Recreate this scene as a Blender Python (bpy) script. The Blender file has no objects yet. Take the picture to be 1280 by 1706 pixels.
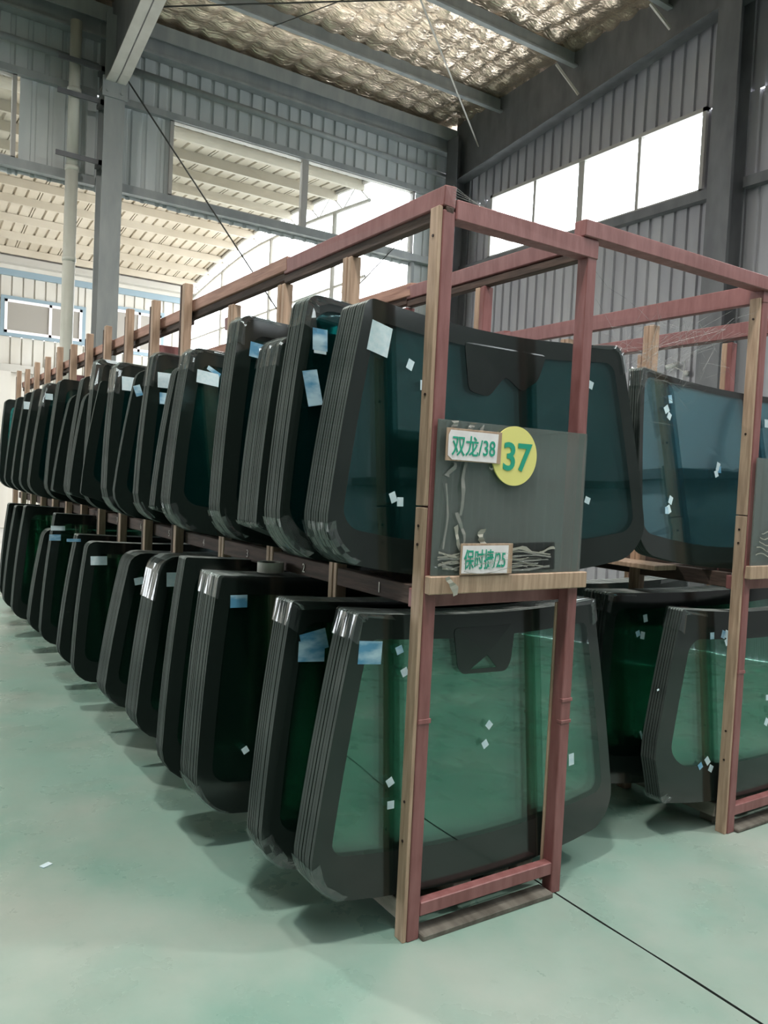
import bpy, bmesh, math, random
from mathutils import Vector, Matrix, noise
random.seed(7)
SC = bpy.context.scene
COL = SC.collection
PI = math.pi
# ------------------------------------------------------------------ camera
cam_d = bpy.data.cameras.new('camera'); cam = bpy.data.objects.new('camera', cam_d); COL.objects.link(cam)
_r = Vector((0.83589063, -0.54674719, 0.04852167)); _u = Vector((-0.01885104, 0.05975144, 0.99803527)); _f = Vector((0.54857222, 0.83516302, -0.03963892))
M = Matrix((( _r.x, _u.x, -_f.x, -1.51), (_r.y, _u.y, -_f.y, -2.0386), (_r.z, _u.z, -_f.z, 1.5), (0, 0, 0, 1)))
cam.matrix_world = M
cam_d.sensor_fit = 'VERTICAL'; cam_d.sensor_height = 24.0; cam_d.lens = 24.0 * 1325.63 / 1706.0
cam_d.clip_start = 0.05; cam_d.clip_end = 300
SC.camera = cam
# ------------------------------------------------------------------ sky and exposure
W = bpy.data.worlds.new('sky'); SC.world = W; W.use_nodes = True
bgn = W.node_tree.nodes['Background']; bgn.inputs['Color'].default_value = (0.93, 0.97, 1.0, 1); bgn.inputs['Strength'].default_value = 7.5
SC.view_settings.view_transform = 'Standard'; SC.view_settings.look = 'None'
SC.view_settings.exposure = 0.42; SC.view_settings.gamma = 1.0; SC.view_settings.use_curve_mapping = False
SC.cycles.max_bounces = 10; SC.cycles.transparent_max_bounces = 24; SC.cycles.diffuse_bounces = 6; SC.cycles.glossy_bounces = 4
SC.cycles.transmission_bounces = 4; SC.cycles.sample_clamp_indirect = 8.0
def portal(name, loc, rot, sx, sy):
    l = bpy.data.lights.new(name, 'AREA'); l.shape = 'RECTANGLE'; l.size = sx; l.size_y = sy; l.cycles.is_portal = True
    o = bpy.data.objects.new(name, l); COL.objects.link(o); o.location = loc; o.rotation_euler = rot
for _y in (6.21, 0.4, -5.4, -11.2):                                   # the windows of the right wall
    portal('window_portal', (7.2, _y, 5.72), (0, PI / 2, 0), 1.1, 4.1)
portal('window_portal', (-1.9, 9.35, 2.62), (-PI / 2, 0, 0), 18.0, 5.2)   # the open side below the sill
portal('window_portal', (4.07, 9.38, 5.84), (-PI / 2, 0, 0), 4.2, 1.1)
for _x in (-2.6, 3.6):  # portals of the added skylights
    portal('added_skylight_portal', (_x, -5.2, 8.45), (0, 0, 0), 1.2, 9.5)

ADDED_LAMPS = [(-1.2, -1.0, 6.6), (-1.4, 4.9, 6.6), (4.4, -2.4, 6.6)]          # unseen lamps added for overhead light and crisp floor shadows
LAMP_W = 165
# ------------------------------------------------------------------ materials
def mat(name, col, rough=.5, metal=0., spec=.5):
    m = bpy.data.materials.new(name); m.use_nodes = True
    b = m.node_tree.nodes['Principled BSDF']
    b.inputs['Base Color'].default_value = (*col, 1); b.inputs['Roughness'].default_value = rough; b.inputs['Metallic'].default_value = metal
    b.inputs['Specular IOR Level'].default_value = spec
    return m
def N(m, t, **kw):
    n = m.node_tree.nodes.new(t)
    for k, v in kw.items(): setattr(n, k, v)
    return n
def L(m, a, b): m.node_tree.links.new(a, b)
def noisy(m, c1, c2, scale=(5, 5, 5), detail=5, lo=.35, hi=.65, bump=0., bscale=1., rough=None, dist=.01):
    """mix two own colours of a surface by a stretched noise, with a fine relief"""
    b = m.node_tree.nodes['Principled BSDF']
    tc = N(m, 'ShaderNodeTexCoord'); mp = N(m, 'ShaderNodeMapping'); mp.inputs['Scale'].default_value = scale
    nz = N(m, 'ShaderNodeTexNoise'); nz.inputs['Scale'].default_value = 1; nz.inputs['Detail'].default_value = detail
    L(m, tc.outputs['Object'], mp.inputs['Vector']); L(m, mp.outputs[0], nz.inputs['Vector'])
    r = N(m, 'ShaderNodeValToRGB'); r.color_ramp.elements[0].position = lo; r.color_ramp.elements[1].position = hi
    r.color_ramp.elements[0].color = (*c1, 1); r.color_ramp.elements[1].color = (*c2, 1)
    L(m, nz.outputs['Fac'], r.inputs[0]); L(m, r.outputs[0], b.inputs['Base Color'])
    if bump:
        n2 = N(m, 'ShaderNodeTexNoise'); n2.inputs['Scale'].default_value = bscale; n2.inputs['Detail'].default_value = 6
        L(m, mp.outputs[0], n2.inputs['Vector'])
        bp = N(m, 'ShaderNodeBump'); bp.inputs['Strength'].default_value = bump; bp.inputs['Distance'].default_value = dist
        L(m, n2.outputs['Fac'], bp.inputs['Height']); L(m, bp.outputs[0], b.inputs['Normal'])
    if rough:
        rr = N(m, 'ShaderNodeMapRange'); rr.inputs['To Min'].default_value = rough[0]; rr.inputs['To Max'].default_value = rough[1]
        L(m, nz.outputs['Fac'], rr.inputs['Value']); L(m, rr.outputs[0], b.inputs['Roughness'])
    return m
RED = noisy(mat('red_oxide_paint', (.2, .06, .06), .45), (.215, .080, .076), (.285, .118, .115), (30, 30, 6), bump=.15, bscale=2)
WOOD = noisy(mat('bare_pine', (.5, .3, .2), .6), (.36, .24, .165), (.52, .365, .26), (60, 60, 5), bump=.2, bscale=2)
DWOOD = noisy(mat('shade_darkened_wood', (.2, .13, .09), .75), (.045, .028, .022), (.09, .055, .042), (50, 5, 50), bump=.3, bscale=2)  # near-black brown: the shade inside the rack is put into the colour
RAILW = noisy(mat('stained_rail_wood', (.22, .1, .08), .6), (.30, .155, .115), (.42, .235, .175), (40, 4, 40), bump=.25, bscale=2)
GREYW = noisy(mat('dirty_plank', (.2, .18, .15), .85), (.20, .185, .15), (.36, .34, .29), (20, 4, 20), bump=.3, bscale=3)
DWOOD2 = noisy(mat('trodden_plank', (.1, .09, .07), .85), (.085, .075, .06), (.17, .155, .13), (20, 4, 20), bump=.3, bscale=3)
KNOT = mat('nail_head', (.03, .015, .012), .6)
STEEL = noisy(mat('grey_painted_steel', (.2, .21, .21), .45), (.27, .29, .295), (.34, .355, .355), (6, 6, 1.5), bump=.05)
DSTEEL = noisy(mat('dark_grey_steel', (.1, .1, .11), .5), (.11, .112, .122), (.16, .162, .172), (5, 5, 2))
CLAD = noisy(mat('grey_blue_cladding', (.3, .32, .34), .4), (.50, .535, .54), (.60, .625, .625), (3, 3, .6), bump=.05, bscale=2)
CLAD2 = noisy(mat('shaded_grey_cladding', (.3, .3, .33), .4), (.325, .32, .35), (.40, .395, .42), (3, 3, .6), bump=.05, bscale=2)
FRAME = mat('window_frame_metal', (.42, .40, .38), .4)
PIPE = noisy(mat('drain_pipe_plastic', (.5, .5, .45), .45), (.46, .46, .40), (.56, .56, .50), (4, 4, 2))
WHITE_CLAD = noisy(mat('white_cladding', (.75, .72, .66), .5), (.46, .43, .375), (.52, .495, .445), (2, 2, .5))
BLUE = mat('blue_trim_paint', (.20, .27, .31), .5)
SHUT = mat('grey_window_blind', (.26, .24, .21), .55)
CANOPY = noisy(mat('cream_roof_sheet', (.8, .74, .62), .5), (.47, .41, .32), (.55, .49, .40), (1, 1, 1))
TRUSS = mat('galvanised_truss', (.40, .38, .34), .5)
GROUND = noisy(mat('yard_concrete', (.5, .5, .46), .8), (.38, .37, .34), (.50, .49, .45), (.6, .6, .6))
ROD = mat('dark_tie_rod', (.05, .05, .045), .5)
EDGE = noisy(mat('ground_glass_edge', (.16, .18, .17), .6, 0, .12), (.040, .052, .048), (.072, .086, .080), (40, 40, 5), lo=.3, hi=.7)
LITDUST = noisy(mat('dusty_lit_top_edge', (.3, .32, .31), .8), (.20, .225, .21), (.34, .37, .355), (30, 60, 30), lo=.4, hi=.6)  # top rims: settled dust, with the light falling from above put into the colour
PAPER = noisy(mat('white_label_paper', (.62, .76, .82), .6), (.56, .72, .78), (.68, .80, .85), (60, 60, 60))
BPAPER = noisy(mat('blue_printed_label', (.2, .5, .7), .4), (.10, .30, .48), (.48, .68, .78), (8, 8, 18), lo=.42, hi=.6)
TEAL = mat('teal_lettering', (.012, .34, .22), .6)
YEL = mat('yellow_disc', (.80, .74, .24), .55)
PINKW = noisy(mat('sign_paper', (.82, .76, .78), .6), (.78, .72, .73), (.86, .82, .83), (20, 20, 20))
CHALK = mat('white_chalk', (.7, .66, .6), .9)
TAPE = mat('masking_tape', (.34, .33, .28), .7)
CCTV = mat('camera_housing', (.6, .6, .58), .4)
BLACK = mat('black_plastic', (.02, .02, .02), .4)
# black ceramic print on glass
FRIT = mat('black_ceramic_print', (.012, .018, .0155), .13, 0, .65)
# floor: green epoxy over concrete, worn and stained
FLOOR = mat('green_epoxy_floor', (.3, .45, .38), .3)
def _floor(m):
    b = m.node_tree.nodes['Principled BSDF']; tc = N(m, 'ShaderNodeTexCoord')
    def nz(sc, det, ro=.55):
        n = N(m, 'ShaderNodeTexNoise'); n.inputs['Scale'].default_value = sc; n.inputs['Detail'].default_value = det; n.inputs['Roughness'].default_value = ro
        L(m, tc.outputs['Object'], n.inputs['Vector']); return n
    def ramp(src, p0, p1, c0, c1):
        r = N(m, 'ShaderNodeValToRGB'); r.color_ramp.elements[0].position = p0; r.color_ramp.elements[1].position = p1
        r.color_ramp.elements[0].color = (*c0, 1); r.color_ramp.elements[1].color = (*c1, 1); L(m, src, r.inputs[0]); return r
    def mix(f, a, bb, mode='MIX'):
        x = N(m, 'ShaderNodeMixRGB', blend_type=mode)
        if isinstance(f, float): x.inputs[0].default_value = f
        else: L(m, f, x.inputs[0])
        L(m, a, x.inputs[1]); L(m, bb, x.inputs[2]); return x
    base = ramp(nz(1.3, 8).outputs['Fac'], .3, .7, (.19, .32, .265), (.27, .41, .35))
    dust = ramp(nz(.8, 6).outputs['Fac'], .48, .68, (0, 0, 0), (1, 1, 1))
    gd = N(m, 'ShaderNodeRGB'); gd.outputs[0].default_value = (.40, .46, .41, 1)
    c = mix(dust.outputs[0], base.outputs[0], gd.outputs[0])
    sp = ramp(nz(9, 8, .7).outputs['Fac'], .60, .80, (0, 0, 0), (.35, .35, .35))
    dk = N(m, 'ShaderNodeRGB'); dk.outputs[0].default_value = (.12, .20, .17, 1)
    c = mix(sp.outputs[0], c.outputs[0], dk.outputs[0])
    # foot-worn brownish dirt gathered along the racks' front
    br = ramp(nz(2.4, 5).outputs['Fac'], .40, .85, (0, 0, 0), (.45, .45, .45))
    bc = N(m, 'ShaderNodeRGB'); bc.outputs[0].default_value = (.38, .36, .32, 1)
    c = mix(br.outputs[0], c.outputs[0], bc.outputs[0])
    L(m, c.outputs[0], b.inputs['Base Color'])
    rr = N(m, 'ShaderNodeMapRange'); rr.inputs['To Min'].default_value = .16; rr.inputs['To Max'].default_value = .42
    L(m, nz(3, 6).outputs['Fac'], rr.inputs['Value']); L(m, rr.outputs[0], b.inputs['Roughness'])
    bp = N(m, 'ShaderNodeBump'); bp.inputs['Strength'].default_value = .08; bp.inputs['Distance'].default_value = .01
    L(m, nz(14, 6).outputs['Fac'], bp.inputs['Height']); L(m, bp.outputs[0], b.inputs['Normal'])
_floor(FLOOR)
# foil faced insulation
FOIL = mat('crinkled_foil', (1, .82, .65), .25, .88)
def _foil(m):
    b = m.node_tree.nodes['Principled BSDF']; tc = N(m, 'ShaderNodeTexCoord')
    mp = N(m, 'ShaderNodeMapping'); mp.inputs['Scale'].default_value = (4.5, 17, 6); mp.inputs['Rotation'].default_value = (0, 0, .6)
    n = N(m, 'ShaderNodeTexNoise'); n.inputs['Scale'].default_value = 1.2; n.inputs['Detail'].default_value = 5; n.inputs['Distortion'].default_value = 1.2
    L(m, tc.outputs['Object'], mp.inputs[0]); L(m, mp.outputs[0], n.inputs['Vector'])
    bp = N(m, 'ShaderNodeBump'); bp.inputs['Strength'].default_value = .75; bp.inputs['Distance'].default_value = .035
    L(m, n.outputs['Fac'], bp.inputs['Height']); L(m, bp.outputs[0], b.inputs['Normal'])
_foil(FOIL)
def glass(name, tint, gloss, fac, milk=0., milkcol=(.4, .42, .4), edge=.6):
    """flat sheet glass: part passes through tinted, part mirrors, a film of dirt scatters"""
    m = bpy.data.materials.new(name); m.use_nodes = True; nt = m.node_tree
    for n in list(nt.nodes): nt.nodes.remove(n)
    out = N(m, 'ShaderNodeOutputMaterial'); tr = N(m, 'ShaderNodeBsdfTransparent'); gl = N(m, 'ShaderNodeBsdfGlossy')
    tr.inputs[0].default_value = (*tint, 1); gl.inputs[0].default_value = (*gloss, 1); gl.inputs['Roughness'].default_value = .015
    lw = N(m, 'ShaderNodeLayerWeight'); lw.inputs['Blend'].default_value = .25
    mr = N(m, 'ShaderNodeMapRange'); mr.inputs['To Min'].default_value = fac; mr.inputs['To Max'].default_value = edge
    L(m, lw.outputs['Facing'], mr.inputs['Value'])
    pw = N(m, 'ShaderNodeMath', operation='POWER'); pw.inputs[1].default_value = 2.0
    L(m, lw.outputs['Facing'], pw.inputs[0]); L(m, pw.outputs[0], mr.inputs['Value'])
    mx = N(m, 'ShaderNodeMixShader'); L(m, mr.outputs[0], mx.inputs[0]); L(m, tr.outputs[0], mx.inputs[1]); L(m, gl.outputs[0], mx.inputs[2])
    last = mx
    if milk:
        df = N(m, 'ShaderNodeBsdfDiffuse'); df.inputs[0].default_value = (*milkcol, 1)
        m2 = N(m, 'ShaderNodeMixShader'); m2.inputs[0].default_value = milk; L(m, mx.outputs[0], m2.inputs[1]); L(m, df.outputs[0], m2.inputs[2]); last = m2
    L(m, last.outputs[0], out.inputs[0]); return m
PANE = glass('green_windshield_glass', (.80, .91, .875), (.80, 1, .94), .078, .012, (.10, .22, .18), edge=.5)
PANE2 = glass('dark_solar_glass', (.66, .83, .83), (.75, 1, 1), .06, .03, (.02, .13, .12), edge=.45)
PANE3 = glass('bluish_solar_glass', (.66, .83, .86), (.75, .98, 1), .13, .02, (.12, .24, .27), edge=.5)
CLEAR = glass('clear_window_glass', (.93, .95, .95), (1, 1, 1), .05, .04, (.8, .8, .8))
SIGNG = glass('dusty_clear_glass', (.62, .70, .67), (1, 1, 1), .06, .20, (.42, .45, .43))
FILM = glass('clear_plastic_film', (.88, .92, .92), (1, 1, 1), .07, .04, (.62, .66, .66), edge=.4)
ADDED_SKYL = glass('added_skylight_sheet', (.9, .93, .9), (1, 1, 1), .04, .0)

# ------------------------------------------------------------------ helpers
def mesh_obj(name, verts, faces, mats, parent=None, smooth=False, fm=None, loc=None):
    me = bpy.data.meshes.new(name); me.from_pydata([tuple(v) for v in verts], [], faces)
    for m in (mats if isinstance(mats, (list, tuple)) else [mats]): me.materials.append(m)
    if fm: me.polygons.foreach_set('material_index', fm)
    if smooth is True: me.polygons.foreach_set('use_smooth', [True] * len(me.polygons))
    elif smooth: me.polygons.foreach_set('use_smooth', smooth)
    me.update()
    o = bpy.data.objects.new(name, me); COL.objects.link(o)
    if parent: o.parent = parent
    if loc: o.location = loc
    return o
class MB:
    def __init__(s): s.v = []; s.f = []
    def add(s, v, f):
        n = len(s.v); s.v += [Vector(p) for p in v]; s.f += [tuple(i + n for i in q) for q in f]; return s
    def box(s, x0, x1, y0, y1, z0, z1):
        return s.add([(x0, y0, z0), (x1, y0, z0), (x1, y1, z0), (x0, y1, z0), (x0, y0, z1), (x1, y0, z1), (x1, y1, z1), (x0, y1, z1)],
                     [(0, 3, 2, 1), (4, 5, 6, 7), (0, 1, 5, 4), (1, 2, 6, 5), (2, 3, 7, 6), (3, 0, 4, 7)])
    def tube(s, a, b, r, n=8, r2=None):
        a = Vector(a); b = Vector(b); d = (b - a).normalized(); e = d.orthogonal().normalized(); g = d.cross(e); r2 = r if r2 is None else r2
        v = [a + (e * math.cos(2 * PI * i / n) + g * math.sin(2 * PI * i / n)) * r for i in range(n)] + [b + (e * math.cos(2 * PI * i / n) + g * math.sin(2 * PI * i / n)) * r2 for i in range(n)]
        f = [(i, (i + 1) % n, n + (i + 1) % n, n + i) for i in range(n)] + [tuple(range(n))[::-1], tuple(range(n, 2 * n))]
        return s.add(v, f)
    def bar(s, a, b, w, h, up=(0, 0, 1)):
        """rectangular bar from a to b, w wide, h deep along up"""
        a = Vector(a); b = Vector(b); d = (b - a).normalized(); sd = d.cross(Vector(up)).normalized(); u = sd.cross(d)
        v = [p + sd * (i * w / 2) + u * (j * h / 2) for p in (a, b) for i, j in ((-1, -1), (1, -1), (1, 1), (-1, 1))]
        return s.add(v, [(0, 1, 2, 3)[::-1], (4, 5, 6, 7), (0, 1, 5, 4), (1, 2, 6, 5), (2, 3, 7, 6), (3, 0, 4, 7)])
    def obj(s, name, m, parent=None, smooth=False): 
        o = mesh_obj(name, s.v, s.f, m, parent, smooth); return o
def tag(o, label=None, cat=None, group=None, kind=None):
    for k, v in (('label', label), ('category', cat), ('group', group), ('kind', kind)):
        if v: o[k] = v
    return o
def empty(name, loc=(0, 0, 0), rz=0):
    o = bpy.data.objects.new(name, None); COL.objects.link(o); o.location = loc; o.rotation_euler = (0, 0, rz); o.empty_display_size = .1; return o
def plank(name, x0, x1, y0, y1, z0, z1, m, parent=None, j=.002, b=.003):
    """timber or tube with eased arrises and a little unevenness"""
    bm = bmesh.new(); bmesh.ops.create_cube(bm, size=1)
    for v in bm.verts:
        v.co = Vector((x0 if v.co.x < 0 else x1, y0 if v.co.y < 0 else y1, z0 if v.co.z < 0 else z1)) + Vector((random.uniform(-j, j), random.uniform(-j, j), random.uniform(-j, j)))
    if b: bmesh.ops.bevel(bm, geom=list(bm.edges), offset=b, segments=1, affect='EDGES')
    me = bpy.data.meshes.new(name); bm.to_mesh(me); bm.free(); me.materials.append(m)
    o = bpy.data.objects.new(name, me); COL.objects.link(o)
    if parent: o.parent = parent
    return o
def corrugated(name, axis, pos, a0, a1, z0, z1, m, parent, pitch=.2, out=1, ribw=.035, depth=.028, zfun=None, sheet=1.0, recess=True):
    """profiled metal sheets standing side by side, each sheet an object; out = direction the ribs step back to"""
    a = a0; k = 0
    while a < a1 - 1e-4:
        b = min(a + sheet, a1); pts = []; t = a
        while t < b - 1e-4:
            e = min(t + pitch, b)
            w = min(ribw, (e - t) * .3)
            pts += [(t, 0), (e - 2.0 * w, 0), (e - 1.6 * w, depth), (e - .4 * w, depth)]
            t = e
        pts.append((b, 0)); v = []; f = []
        for (p, d) in pts:
            for z in (z0, None):
                zz = z if z is not None else (zfun(p) if zfun else z1)
                q = pos + out * (d + (k % 2) * .002)
                v.append((p, q, zz) if axis == 'x' else (q, p, zz))
        n = len(pts)
        # thickness: a second skin .8 mm behind would not show; give the sheet its edge thickness
        base = len(v)
        for i in range(base):
            x, y, z = v[i]; v.append((x, y + out * .002, z) if axis == 'x' else (x + out * .002, y, z))
        for i in range(n - 1):
            f.append((2 * i, 2 * i + 2, 2 * i + 3, 2 * i + 1)); f.append((base + 2 * i, base + 2 * i + 1, base + 2 * i + 3, base + 2 * i + 2))
            f.append((2 * i, base + 2 * i, base + 2 * i + 2, 2 * i + 2))
        mesh_obj(name, v, f, m, parent); a = b; k += 1
def text_mesh(s, size, depth=.0006, bold=False):
    c = bpy.data.curves.new('t', 'FONT'); c.body = s; c.size = size; c.extrude = depth; c.align_x = 'CENTER'; c.align_y = 'CENTER'; c.resolution_u = 4
    if bold: c.offset = size * (.018 if len(s) < 3 else .007)
    o = bpy.data.objects.new('t', c); COL.objects.link(o)
    dg = bpy.context.evaluated_depsgraph_get(); me = bpy.data.meshes.new_from_object(o.evaluated_get(dg)); bpy.data.objects.remove(o); return me
def lettering(s, size, x, y, z, m, parent, sx=1., bold=False, h=None, rot=(PI / 2, 0, 0), name='lettering'):
    me = text_mesh(s, size, bold=bold); me.materials.clear(); me.materials.append(m)
    xs = [v.co.x for v in me.vertices]; ys = [v.co.y for v in me.vertices]
    cx, cy = (min(xs) + max(xs)) / 2, (min(ys) + max(ys)) / 2; w0, h0 = max(xs) - min(xs), max(ys) - min(ys)
    kx, ky = (sx / w0, h / h0) if h else (sx, 1)
    for v in me.vertices: v.co.x = (v.co.x - cx) * kx; v.co.y = (v.co.y - cy) * ky
    o = bpy.data.objects.new(name, me); COL.objects.link(o); o.parent = parent; o.location = (x, y, z); o.rotation_euler = rot; return o

# ================================================================== SETTING
RX, WY = 7.05, 9.2
def ceil_z(y): return 7.62 + .05 * (9.2 - y)
# floor with the saw-cut joint
v = []; f = []
ys = [-14 + i * (23.2 / 116) for i in range(117)]
rnd = random.Random(3)
for y in ys:
    j = .672 + .0015 * math.sin(y * 9) ; w = .0035 + rnd.uniform(0, .0025)
    v += [(-11, y, 0), (j - w, y, 0), (j - w * .6, y, -.012), (j + w * .6, y, -.012), (j + w, y, 0), (RX, y, 0)]
for i in range(len(ys) - 1):
    for k in range(5): a = i * 6 + k; f.append((a, a + 1, a + 7, a + 6))
JOINT = mat('dirt_in_joint', (.03, .04, .035), .9)
tag(mesh_obj('floor', v, f, [FLOOR, JOINT], fm=[1 if k in (1, 2, 3) else 0 for i in range(len(ys) - 1) for k in range(5)]), kind='structure')
# yard outside
tag(MB().add([(-60, 9.2, -.01), (60, 9.2, -.01), (60, 70, -.01), (-60, 70, -.01)], [(0, 1, 2, 3)]).obj('ground_outside', GROUND), kind='structure')
# ceiling: quilted foil held up by a net of wire, cells of 25 cm
def foil_ceiling():
    cell = .30; sub = 5; st = cell / sub
    nx = int(18.05 / st); ny = int(23.3 / st); v = []; f = []; x0, y0 = -11, -14
    for j in range(ny + 1):
        y = y0 + j * st
        for i in range(nx + 1):
            x = x0 + i * st
            a = x + .10 * y + .03 * math.sin(y * 3); b_ = y - .06 * x + .02 * math.sin(x * 4)       # the net lies a little askew
            s = min(abs(math.sin(PI * a / .36)) ** .7, abs(math.sin(PI * b_ / .30)) ** .7)
            z = ceil_z(y) - .075 * s + .018 * noise.noise(Vector((x * 2.5, y * 2.5, 0))) + .004 * noise.noise(Vector((x * 9, y * 9, 3)))
            v.append((x, y, z))
    def hole(x, y): return -10 < y < -.4 and (-3.2 < x < -2.0 or 3.0 < x < 4.2)
    for j in range(ny):
        for i in range(nx):
            if hole(x0 + (i + .5) * st, y0 + (j + .5) * st): continue
            a = j * (nx + 1) + i; f.append((a, a + nx + 1, a + nx + 2, a + 1))
    tag(mesh_obj('ceiling', v, f, FOIL, smooth=True), kind='structure')
foil_ceiling()
for k, x in enumerate((-2.6, 3.6)):  # unseen roof skylights, added to bring light in from overhead
    tag(MB().add([(x - .65, -10.1, ceil_z(-10.1) + .03), (x + .65, -10.1, ceil_z(-10.1) + .03), (x + .65, -.3, ceil_z(-.3) + .03), (x - .65, -.3, ceil_z(-.3) + .03)], [(0, 1, 2, 3)]).obj('window_%d' % (k + 8), ADDED_SKYL), kind='structure')
# wall_back (eaves side, open below the sill)
wb = tag(empty('wall_back', (0, 0, 0)), kind='structure')
corrugated('cladding_panel', 'x', WY, -11, 6.92, 6.42, 7.7, CLAD, wb, .205)
corrugated('cladding_panel', 'x', WY, .06, 1.98, 5.16, 6.42, CLAD, wb, .205)
corrugated('cladding_panel', 'x', WY, 6.2, RX, 0, 6.42, CLAD, wb, .205)
corrugated('cladding_panel', 'x', WY, 1.98, 6.2, 5.14, 5.24, CLAD, wb, .205)
corrugated('cladding_panel', 'x', WY, -4.0, .06, 5.14, 5.24, CLAD, wb, .205)
corrugated('cladding_panel', 'x', WY, -6.0, -4.05, 5.16, 6.42, CLAD, wb, .205)
corrugated('cladding_panel', 'x', WY, -11, -6, 5.14, 5.24, CLAD, wb, .205)
for (x0, x1) in ((-10.75, -4.95), (-4.85, .98), (1.24, 6.9)):
    MB().box(x0, x1, WY - .1, WY - .01, 5.20, 5.32).box(x0, x1, WY - .12, WY - .1, 5.20, 5.23).obj('sill_beam', STEEL, wb)
    MB().box(x0, x1, WY - .09, WY - .01, 6.36, 6.45).obj('head_beam', STEEL, wb)
    MB().tube((x0, WY - .1, 6.84), (x1, WY - .1, 6.74), .045, 10).obj('girt', STEEL, wb, True)
MB().box(6.14, 6.2, WY - .06, WY + .05, 0, 5.2).obj('corner_post', STEEL, wb)
def window(n, axis, pos, a0, a1, z0, z1, mull, m=FRAME):
    """frame, mullions and one pane per light"""
    w = tag(empty('window_%d' % n), kind='structure')
    def bx(p0, p1, q0, q1, z_0, z_1):
        return MB().box(p0, p1, q0, q1, z_0, z_1) if axis == 'x' else MB().box(q0, q1, p0, p1, z_0, z_1)
    t = .05; d0, d1 = pos - .05, pos + .05
    fr = MB()
    for c in (bx(a0, a1, d0, d1, z0, z0 + t), bx(a0, a1, d0, d1, z1 - t, z1), bx(a0, a0 + t, d0, d1, z0, z1), bx(a1 - t, a1, d0, d1, z0, z1)): fr.add(c.v, c.f)
    fr.obj('window_frame', m, w)
    es = [a0 + t]
    for (p, wd) in mull:
        bx(p - wd / 2, p + wd / 2, d0 + .01, d1 - .01, z0 + t, z1 - t).obj('mullion', m, w); es += [p - wd / 2, p + wd / 2]
    es.append(a1 - t)
    for i in range(0, len(es), 2):
        bx(es[i], es[i + 1], pos - .003, pos + .003, z0 + t, z1 - t).obj('pane', CLEAR, w)
    return w
window(1, 'x', WY, 1.98, 6.16, 5.3, 6.4, [(4.1, .1)])
window(2, 'x', WY, -4.05, .02, 5.3, 6.4, [(-2.0, .1)])
# wall_right (gable)
wr = tag(empty('wall_right'), kind='structure')
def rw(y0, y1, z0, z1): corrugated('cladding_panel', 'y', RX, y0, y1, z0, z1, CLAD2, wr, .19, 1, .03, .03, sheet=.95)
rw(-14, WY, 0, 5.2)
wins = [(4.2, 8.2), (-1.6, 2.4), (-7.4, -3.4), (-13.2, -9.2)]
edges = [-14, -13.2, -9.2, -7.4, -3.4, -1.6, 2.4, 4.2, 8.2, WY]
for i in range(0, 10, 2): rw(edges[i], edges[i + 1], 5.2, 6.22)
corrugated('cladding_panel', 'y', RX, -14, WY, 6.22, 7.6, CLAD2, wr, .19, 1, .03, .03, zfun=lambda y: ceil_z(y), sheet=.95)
for k, (y0, y1) in enumerate(wins):
    window(3 + k, 'y', RX, y0, y1, 5.2, 6.24, [(y0 + 1.0, .05), (y0 + 2.02, .11), (y0 + 2.97, .05)])
for (y0, y1) in ((4.05, 8.9), (-1.7, 3.6), (-7.5, -2.2), (-13.5, -8)):
    MB().box(RX - .12, RX - .01, y0, y1, 5.08, 5.2).obj('girt', DSTEEL, wr)
    MB().box(RX - .1, RX - .01, y0, y1, 2.3, 2.42).obj('girt', DSTEEL, wr)
# the two walls behind the photographer, with door and windows
wl = tag(empty('wall_left'), kind='structure')
corrugated('cladding_panel', 'y', -11, -14, WY, 0, 8.0, DSTEEL, wl, .19, -1, .03, .03, zfun=ceil_z)
wf = tag(empty('wall_front'), kind='structure')
corrugated('cladding_panel', 'x', -14, -11, RX, 0, ceil_z(-14), DSTEEL, wf, .19, -1, .03, .03)

def hcol(name, x0, x1, y0, y1, z1, m, flange_axis='y', lab=None, t=.016):
    """rolled steel H column: two flanges and a web"""
    o = tag(empty(name, ((x0 + x1) / 2, (y0 + y1) / 2, 0)), kind='structure')
    if lab: tag(o, lab, 'column')
    cx, cy = (x0 + x1) / 2, (y0 + y1) / 2; hx, hy = (x1 - x0) / 2, (y1 - y0) / 2
    if flange_axis == 'y':
        for s in (-1, 1): MB().box(-hx, hx, min(s * hy, s * (hy - t)), max(s * hy, s * (hy - t)), 0, z1).obj('flange', m, o)
        MB().box(-t / 2, t / 2, -hy + t, hy - t, 0, z1).obj('web', m, o)
    else:
        for s in (-1, 1): MB().box(min(s * hx, s * (hx - t)), max(s * hx, s * (hx - t)), -hy, hy, 0, z1).obj('flange', m, o)
        MB().box(-hx + t, hx - t, -t / 2, t / 2, 0, z1).obj('web', m, o)
    MB().box(-hx - .06, hx + .06, -hy - .06, hy + .06, 0, .02).obj('base_plate', m, o)
    return o
hcol('steel_column', .99, 1.25, 8.76, 9.08, 7.3, STEEL, lab='grey steel column standing on the open eaves side beside the drain pipe')
hcol('steel_column', -5.0, -4.75, 8.76, 9.08, 7.3, STEEL)
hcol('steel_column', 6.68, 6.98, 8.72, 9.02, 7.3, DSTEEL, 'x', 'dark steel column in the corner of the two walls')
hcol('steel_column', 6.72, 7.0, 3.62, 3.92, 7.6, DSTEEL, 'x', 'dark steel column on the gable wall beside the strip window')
hcol('steel_column', 6.72, 7.0, -2.1, -1.8, 7.9, DSTEEL, 'x')
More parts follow.
